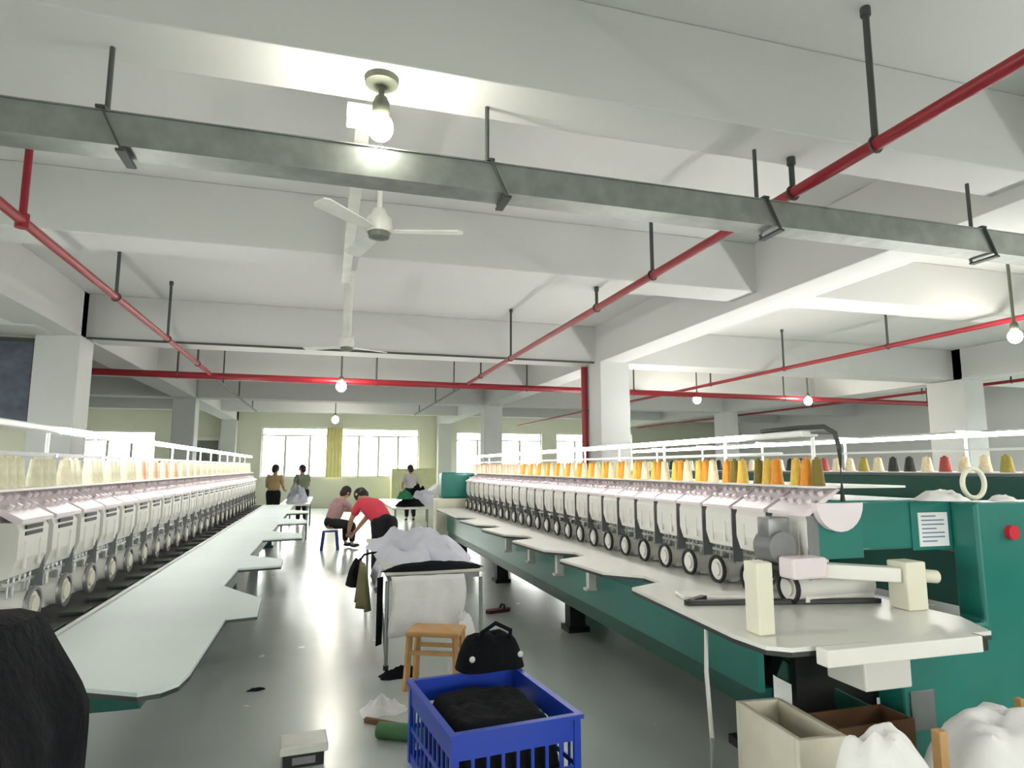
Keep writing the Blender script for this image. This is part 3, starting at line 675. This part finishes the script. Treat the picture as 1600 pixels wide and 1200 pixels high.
# small floor clutter
t = empty('metal_box', (-.06, 3.93, 0), 'small grey white metal box on the aisle floor at the bottom edge', 'box', rz=R(4))
MB().box(-.125, .125, -.10, .10, .07, .115, .008).build('lid', mat('grey_white_box', (206, 206, 198), .4), t)
MB().box(-.105, .105, -.085, .085, .0, .07, .004).build('box_body', M_BLACK, t)
MB().box(-.06, .06, -.0895, -.0855, .018, .055).build('label_plate', M_GREY, t)
o = tag(MB().cyl((.36, 4.12, .045), (.62, 3.98, .045), .045, .05, 16).build('green_roll', mat('green_plastic', (74, 120, 76), .6), None, True), 'green roll lying on the floor left of the blue crate', 'roll')
o = tag(MB().bar((.30, 4.38, .016), (.56, 4.17, .016), .03, .03, .004).build('wooden_stick', M_BROWN, None), 'brown wooden stick on the floor left of the blue crate', 'stick')
o = heap('plastic_wrap', M_BAG, .42, 4.55, .001, .30, .24, .07, 23, .3, 24, 8, .8); tag(o, 'crumpled clear plastic wrap on the floor left of the blue crate', 'plastic wrap')
o = heap('cloth_scrap', M_BLKCL, -.42, 5.2, .001, .12, .06, .015, 25, .2, 16, 5, .6); tag(o, 'tiny dark scrap on the empty aisle floor', 'scrap')
o = heap('dark_rag', M_BLKCL, .60, 5.22, .001, .3, .14, .06, 26, .1, 18, 6, .6); tag(o, 'dark rag on the floor under the wooden stool', 'rag')
t = empty('sandal', (1.92, 7.15, 0), 'dark red sandal on the floor between work table and green machine front', 'sandal', rz=R(15))
a = MB(); a.prism([(-.14, -.05), (.10, -.055), (.15, 0), (.10, .055), (-.14, .05), (-.17, 0)], .0, .035, 'Z'); a.build('sole', mat('dark_red_rubber', (96, 40, 48), .6), t)
a = MB(); a.tube([(.04, -.05, .03), (.05, -.03, .075), (.05, .03, .075), (.04, .05, .03)], .012, 8); a.build('strap', M_BLACK, t, True)
# beige foam box, carton, bags at the lower right
t = empty('foam_box', (2.07, 2.62, 0), 'open beige foam box on the floor at the near end of the right machine', 'box', rz=R(-4))
for n_, b_ in (('front_wall', (-.12, .12, -.24, -.21)), ('back_wall', (-.12, .12, .21, .24)), ('left_wall', (-.12, -.09, -.2095, .2095)), ('right_wall', (.09, .12, -.2095, .2095))):
    MB().box(b_[0], b_[1], b_[2], b_[3], 0, .47, .006).build(n_, M_FOAM, t)
MB().box(-.09, .09, -.2095, .2095, 0, .03).build('box_floor', M_FOAM, t)
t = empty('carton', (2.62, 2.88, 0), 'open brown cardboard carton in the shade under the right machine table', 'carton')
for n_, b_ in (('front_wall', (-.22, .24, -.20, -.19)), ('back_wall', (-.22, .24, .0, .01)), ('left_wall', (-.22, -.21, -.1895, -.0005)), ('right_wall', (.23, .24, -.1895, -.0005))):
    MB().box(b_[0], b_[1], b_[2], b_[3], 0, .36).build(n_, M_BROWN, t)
tag(heap('white_sack', M_BAG, 1.95, 1.97, .001, .60, .44, .64, 31, .2, 36, 16, .13, 2.6), 'crumpled white plastic sack with a peaked top, left of the two sacks lower right', 'sack', 'white sacks at the lower right')
tag(heap('white_sack', M_BAG, 2.84, 2.20, .001, .94, .58, .54, 33, .1, 36, 16, .12, 4), 'broad white plastic sack filling the lower right corner', 'sack', 'white sacks at the lower right')
tag(MB().box(2.28, 2.32, 2.03, 2.07, 0, .60, .004).build('wooden_batten', M_WOOD), 'short brown wooden batten standing between the two white sacks', 'batten')
tag(MB().box(3.52, 3.56, 2.64, 2.68, 0, .40, .004).build('wooden_batten', M_WOOD), 'brown wooden batten leaning on the green cabinet behind the broad sack', 'batten')
tag(MB().tube([(1.86, 2.93, .81), (1.845, 2.92, .6), (1.85, 2.90, .3), (1.83, 2.90, .02), (1.9, 2.95, .012), (2.0, 2.9, .012)], .011, 8).build('power_cable', M_FAN, None, True), 'pale cable hanging from the right table edge down to the floor', 'cable')
o = heap('plastic_cover', M_BAG, 3.42, 2.9, 1.4105, .30, .2, .05, 35, 0, 24, 8, .6); tag(o, 'crumpled clear plastic lying on the green beam left of the hoop', 'plastic')
o = heap('plastic_cover', M_BAG, 3.92, 2.93, 1.4005, .16, .12, .03, 36, 0, 20, 6, .6); tag(o, 'small scrap of clear plastic on the cabinet right of the hoop', 'plastic')
# notice board on the partition
t = empty('notice_board', (-4.35, 10.25, 2.2), 'dark blue grey board on the wall at the left edge beside the column', 'board')
MB().box(-.9, .42, -.05, -.002, 0, 1.12, .006).build('board_panel', M_BOARD, t)
a = MB(); a.box(-.95, -.9, -.055, -.002, -.05, 1.17); a.box(.42, .47, -.055, -.002, -.05, 1.17); a.box(-.9, .42, -.055, -.002, 1.12, 1.17); a.box(-.9, .42, -.055, -.002, -.05, 0); a.build('board_frame', M_HANG, t)
# yellow curtain in the far window
sheet('curtain', M_YEL, lambda u, v: Vector((.02 + .62 * u, 26.90 + .03 * math.sin(u * 28), 3.20 - 2.0 * v)), 30, 2, .01)
MB().box(-.02, .70, 26.87, 26.999, 3.185, 3.21).build('curtain_rod', M_ALU, bpy.data.objects['curtain'])
tag(bpy.data.objects['curtain'], 'narrow yellow curtain hanging in the far middle window', 'curtain')

# ------------------------------------------------------------------ people
def skinned(name, chains, m, parent=None, sub=2, root=0):
    """chains: list of lists of (point, radius); the first point of a chain may be an index of an existing vertex"""
    vs, rad, es, roots = [], [], [], set()
    for ch in chains:
        prev = None
        if not isinstance(ch[0], int): roots.add(len(vs))
        for e in ch:
            if isinstance(e, int): prev = e; continue
            vs.append(e[0]); rad.append(e[1]); i = len(vs) - 1
            if prev is not None: es.append((prev, i))
            prev = i
    me = bpy.data.meshes.new(name); me.from_pydata([tuple(v) for v in vs], es, []); me.materials.append(m)
    o = bpy.data.objects.new(name, me); COL.objects.link(o)
    if parent: o.parent = parent
    sk = o.modifiers.new('skin', 'SKIN'); sk.use_smooth_shade = True
    for i, d_ in enumerate(me.skin_vertices[0].data):
        r = rad[i]; d_.radius = (r, r) if not isinstance(r, tuple) else r; d_.use_root = (i in roots)
    if sub: s = o.modifiers.new('subd', 'SUBSURF'); s.levels = sub; s.render_levels = sub
    return o
def person(loc, label, J, shirt, trousers, look, rz=0., seated=False):
    """J: joint points in local coordinates (x right, y forward)"""
    t = empty('person', loc, label, 'person', rz=rz)
    V = lambda k: Vector(J[k])
    hip, chest, neck, head = V('hip'), V('chest'), V('neck'), V('head')
    side = Vector((1, 0, 0))
    ch = [[(hip, (.105, .085)), (hip.lerp(chest, .5), (.11, .09)), (chest, (.15, .11)), (neck, .055), (neck.lerp(head, .5), .06), (head, (.082, .092)), (head + (head - neck).normalized() * .085, .06)]]
    n = 7
    for s_ in ('l', 'r'):
        sg = -1 if s_ == 'l' else 1
        sh, el, wr = V('sh' + s_), V('el' + s_), V('wr' + s_)
        d = (wr - el).normalized()
        ch.append([2, (sh, .055), (sh.lerp(el, .5), .046), (el, .040), (el.lerp(wr, .4), .037), (wr, .026), (wr + d * .05, (.034, .018))]); n += 6
    for s_ in ('l', 'r'):
        kn, an = V('kn' + s_), V('an' + s_)
        hs = hip + side * (.09 * (-1 if s_ == 'l' else 1)) + Vector((0, 0, -.04))
        ft = Vector((0, 1, 0)) if not seated else Vector((0, 1, 0))
        ch.append([0, (hs, .07), (hs.lerp(kn, .5), .07), (kn, .055), (kn.lerp(an, .4), .052), (an, .035), (an + ft * .12 + Vector((0, 0, -.05)), .03)])
    body = skinned('body', ch, M_SKIN, t)
    # fingers, each its own chain rooted inside the palm
    for s_ in ('l', 'r'):
        el, wr = V('el' + s_), V('wr' + s_); d = (wr - el).normalized()
        sd = d.cross(Vector((0, 0, 1))); sd = sd.normalized() if sd.length > .1 else Vector((1, 0, 0)); dn = Vector((0, 0, -1)) * .35
        for k, ln in enumerate((.062, .075, .080, .070, .055)):
            if k == 0: p0 = wr + d * .03 + sd * .025; dd = (d * .6 + sd * .9).normalized()
            else: p0 = wr + d * .06 + sd * (.028 - .018 * (k - 1)); dd = d
            skinned('finger', [[(p0, .009), (p0 + dd * ln * .5, .0085), (p0 + (dd + dn).normalized() * ln, .007)]], M_SKIN, t, 1)
    # clothes
    cs = [[(hip.lerp(chest, .02), (.178, .158)), (hip.lerp(chest, .5), (.16, .14)), (chest, (.175, .135)), (chest.lerp(neck, .7), (.09, .085))]]
    for s_ in ('l', 'r'):
        sh, el = V('sh' + s_), V('el' + s_); cs.append([2, (sh, .075), (sh.lerp(el, .75), .062)])
    skinned('shirt', cs, shirt, t)
    tr = [[(hip.lerp(chest, -.12), (.15, .13)), (hip.lerp(chest, .08), (.165, .145)), (hip.lerp(chest, .26), (.155, .135))]]
    for s_ in ('l', 'r'):
        kn, an = V('kn' + s_), V('an' + s_); hs = hip + side * (.085 * (-1 if s_ == 'l' else 1))
        tr.append([(hs.lerp(chest, .22) - side * (.02 * (-1 if s_ == 'l' else 1)), (.12, .12)), (hs, (.135, .135)), (hs.lerp(kn, .22), (.118, .118)), (hs.lerp(kn, .55), (.096, .096)), (kn, (.08, .08)), (kn.lerp(an, .5), (.07, .07)), (an + (kn - an) * .08, (.058, .058))])
    skinned('trousers', tr, trousers, t)
    for s_ in ('l', 'r'):
        an = V('an' + s_); MB().ball(an + Vector((0, .07, -.035)), .05, (.85, 2.2, .8), 14, 8).build('shoe', M_BLACK, t, True)
    # head details
    up = (head - neck).normalized(); lk = Vector(look).normalized(); lk = (lk - up * lk.dot(up)).normalized(); rt_ = lk.cross(up)
    F = Matrix((rt_, lk, up)).transposed().to_4x4(); F.translation = head
    a = MB(); a.ball((0, -.018, .038), .105, (.92, 1.0, 1.0), 18, 12); a.ball((0, -.05, -.02), .085, (1, .8, 1.1), 14, 10)
    bmesh.ops.transform(a.bm, matrix=F, verts=a.bm.verts); a.build('hair', M_HAIR, t, True)
    a = MB(); a.ball((0, .098, .0), .017, (.8, 1, 1.4), 10, 8); bmesh.ops.transform(a.bm, matrix=F, verts=a.bm.verts); a.build('nose', M_SKIN, t, True)
    for sg in (-1, 1):
        a = MB(); a.ball((sg * .034, .083, .018), .012, (1, .6, .7), 10, 6); bmesh.ops.transform(a.bm, matrix=F, verts=a.bm.verts); a.build('eye', M_BLACK, t, True)
        a = MB(); a.ball((sg * .086, .0, 0), .026, (.4, .8, 1.1), 10, 8); bmesh.ops.transform(a.bm, matrix=F, verts=a.bm.verts); a.build('ear', M_SKIN, t, True)
    a = MB(); a.ball((0, .085, -.042), .02, (1.2, .5, .35), 10, 6); bmesh.ops.transform(a.bm, matrix=F, verts=a.bm.verts); a.build('mouth', mat('lips', (150, 90, 84), .5), t, True)
    return t
SH_PINK = mat('dusty_pink_shirt', (166, 130, 134), .85, var=.15, scale=9)
SH_RED = mat('coral_red_shirt', (222, 66, 88), .8, var=.08, scale=6)
SH_TAN = mat('tan_shirt', (190, 164, 120), .85)
SH_GRN = mat('grey_green_shirt', (130, 140, 118), .85)
SH_WHT = mat('pale_shirt', (206, 206, 204), .85)
TR_BLK = mat('black_trousers', (26, 26, 30), .9, var=.2)
# seated figure leaning to the right (on the blue stool)
person((.14, 13.32, 0), 'person in a dusty pink top seated on the blue stool, leaning to the right', {
    'hip': (0, 0, .505), 'chest': (0, .17, .86), 'neck': (0, .25, .985), 'head': (0, .32, 1.085),
    'shl': (-.16, .19, .92), 'shr': (.16, .19, .92), 'ell': (-.20, .38, .74), 'elr': (.20, .38, .74), 'wrl': (-.12, .56, .72), 'wrr': (.12, .56, .72),
    'knl': (-.13, .42, .47), 'knr': (.13, .42, .47), 'anl': (-.13, .41, .09), 'anr': (.13, .41, .09)}, SH_PINK, TR_BLK, (0, 1, -.6), R(-62), True)
t = empty('plastic_stool', (.14, 13.32, 0), 'blue plastic stool in the aisle under the person in dusty pink', 'stool')
MB().box(-.15, .15, -.14, .14, .345, .375, .01).build('seat', M_BLUES, t)
for x in (-1, 1):
    for y in (-1, 1): MB().bar((x * .12, y * .11, .345), (x * .155, y * .14, 0), .05, .035).build('leg', M_BLUES, t)
# bent figure in red
person((.86, 9.6, 0), 'person in a coral red shirt and black trousers bending over in the aisle', {
    'hip': (0, 0, .80), 'chest': (-.16, .22, 1.05), 'neck': (-.24, .34, 1.13), 'head': (-.27, .44, 1.17),
    'shl': (-.33, .22, 1.06), 'shr': (-.02, .36, 1.05), 'ell': (-.42, .34, .84), 'elr': (-.18, .52, .82), 'wrl': (-.42, .50, .66), 'wrr': (-.30, .62, .64),
    'knl': (-.10, .06, .46), 'knr': (.10, .05, .46), 'anl': (-.13, .0, .085), 'anr': (.10, .0, .085)}, SH_RED, TR_BLK, (-.5, .6, -.6), R(8))
STAND = lambda dx=0: {'hip': (0, 0, .90), 'chest': (0, .03 + dx, 1.25), 'neck': (0, .05 + dx, 1.41), 'head': (0, .08 + dx, 1.54),
    'shl': (-.17, .03 + dx, 1.35), 'shr': (.17, .03 + dx, 1.35), 'ell': (-.23, .08, 1.08), 'elr': (.23, .08, 1.08), 'wrl': (-.18, .28, 1.0), 'wrr': (.18, .28, 1.0),
    'knl': (-.10, .03, .48), 'knr': (.10, .03, .48), 'anl': (-.11, 0, .085), 'anr': (.11, 0, .085)}
person((-1.32, 18.6, 0), 'standing person in tan top with dark hair, far left below the window', STAND(.03), SH_TAN, TR_BLK, (.5, 1, -.5), R(-20))
person((-.60, 19.6, 0), 'standing person in a grey green top, second figure from the left far off', STAND(.0), SH_GRN, TR_BLK, (-.6, .8, -.5), R(30))
person((2.50, 19.6, 0), 'person with dark hair standing far off at the right end of the middle window', STAND(.02), SH_WHT, TR_BLK, (-.3, 1, -.4), R(10))

# ------------------------------------------------------------------ far clutter: work tables with piles
def far_table(x0, x1, y0, y1, label, z=.78):
    t = empty('far_work_table', (x0, y0, 0), label, 'table', 'work tables at the far end')
    MB().box(0, x1 - x0, 0, y1 - y0, z - .04, z, .006).build('table_top', M_TABLER, t)
    for x in (.04, x1 - x0 - .08):
        for y in (.04, y1 - y0 - .08): MB().box(x, x + .04, y, y + .04, 0, z - .04).build('leg', M_TUBE, t)
far_table(-.95, -.30, 15.3, 19.0, 'long far table left of the aisle, just past the left machine')
far_table(1.35, 2.7, 13.4, 17.2, 'far table right of the aisle behind the bending person')
far_table(2.9, 4.2, 19.4, 23.0, 'farthest table right of the aisle near the window wall')
for i, (n_, m_, x, y, z, a_, b_, h_, l, c_) in enumerate((
    ('cloth_pile', M_GRYCL, -.62, 16.2, .7805, .5, 1.0, .18, 'grey cloth pile on the far left table, nearer one', 'cloth'),
    ('cloth_pile', M_GRYCL, -.66, 18.0, .7805, .5, .9, .30, 'tall grey cloth pile on the far left table, behind the nearer one', 'cloth'),
    ('garment_pile', M_BLKCL, 1.75, 13.9, .7805, .6, .5, .16, 'black garment pile on the far table behind the bending person', 'garments'),
    ('cloth_pile', M_GRYCL, 2.2, 14.9, .7805, .6, .8, .28, 'pale cloth pile beside the black one on the far right table', 'cloth'),
    ('garment_pile', M_BLKCL, 2.3, 16.4, .7805, .5, .6, .34, 'black garment pile at the rear of the far right table', 'garments'),
    ('green_bundle', mat('green_cloth', (34, 110, 74), .9, var=.15), 1.62, 13.45 + .25, .94, .34, .3, .16, 'green bundle lying on the black garments on the far table', 'bundle'),
    ('cloth_pile', M_BAG, 3.5, 20.4, .7805, .9, 1.2, .26, 'white cloth pile on the farthest table', 'cloth'))):
    tag(heap(n_, m_, x, y, z, a_, b_, h_, 40 + i, 0, 24, 10, .5), l, c_)
t = empty('storage_cabinet', (2.5, 25.4, 0), 'pale yellow green storage cabinet under the right end of the middle window', 'cabinet')
MB().box(0, 1.7, 0, .6, 0, 1.55, .01).build('cabinet_body', mat('yellow_green_paint', (196, 200, 150), .6), t)
for x in (.02, .86): 
    d_ = MB().box(x, x + .82, -.02, -.001, .05, 1.5, .005).build('door', mat('yellow_green_door', (204, 206, 160), .6), t)
    MB().box(x + (.72 if x < .5 else .06), x + (.74 if x < .5 else .08), -.045, -.021, .8, .95).build('handle', M_CHROME, d_)
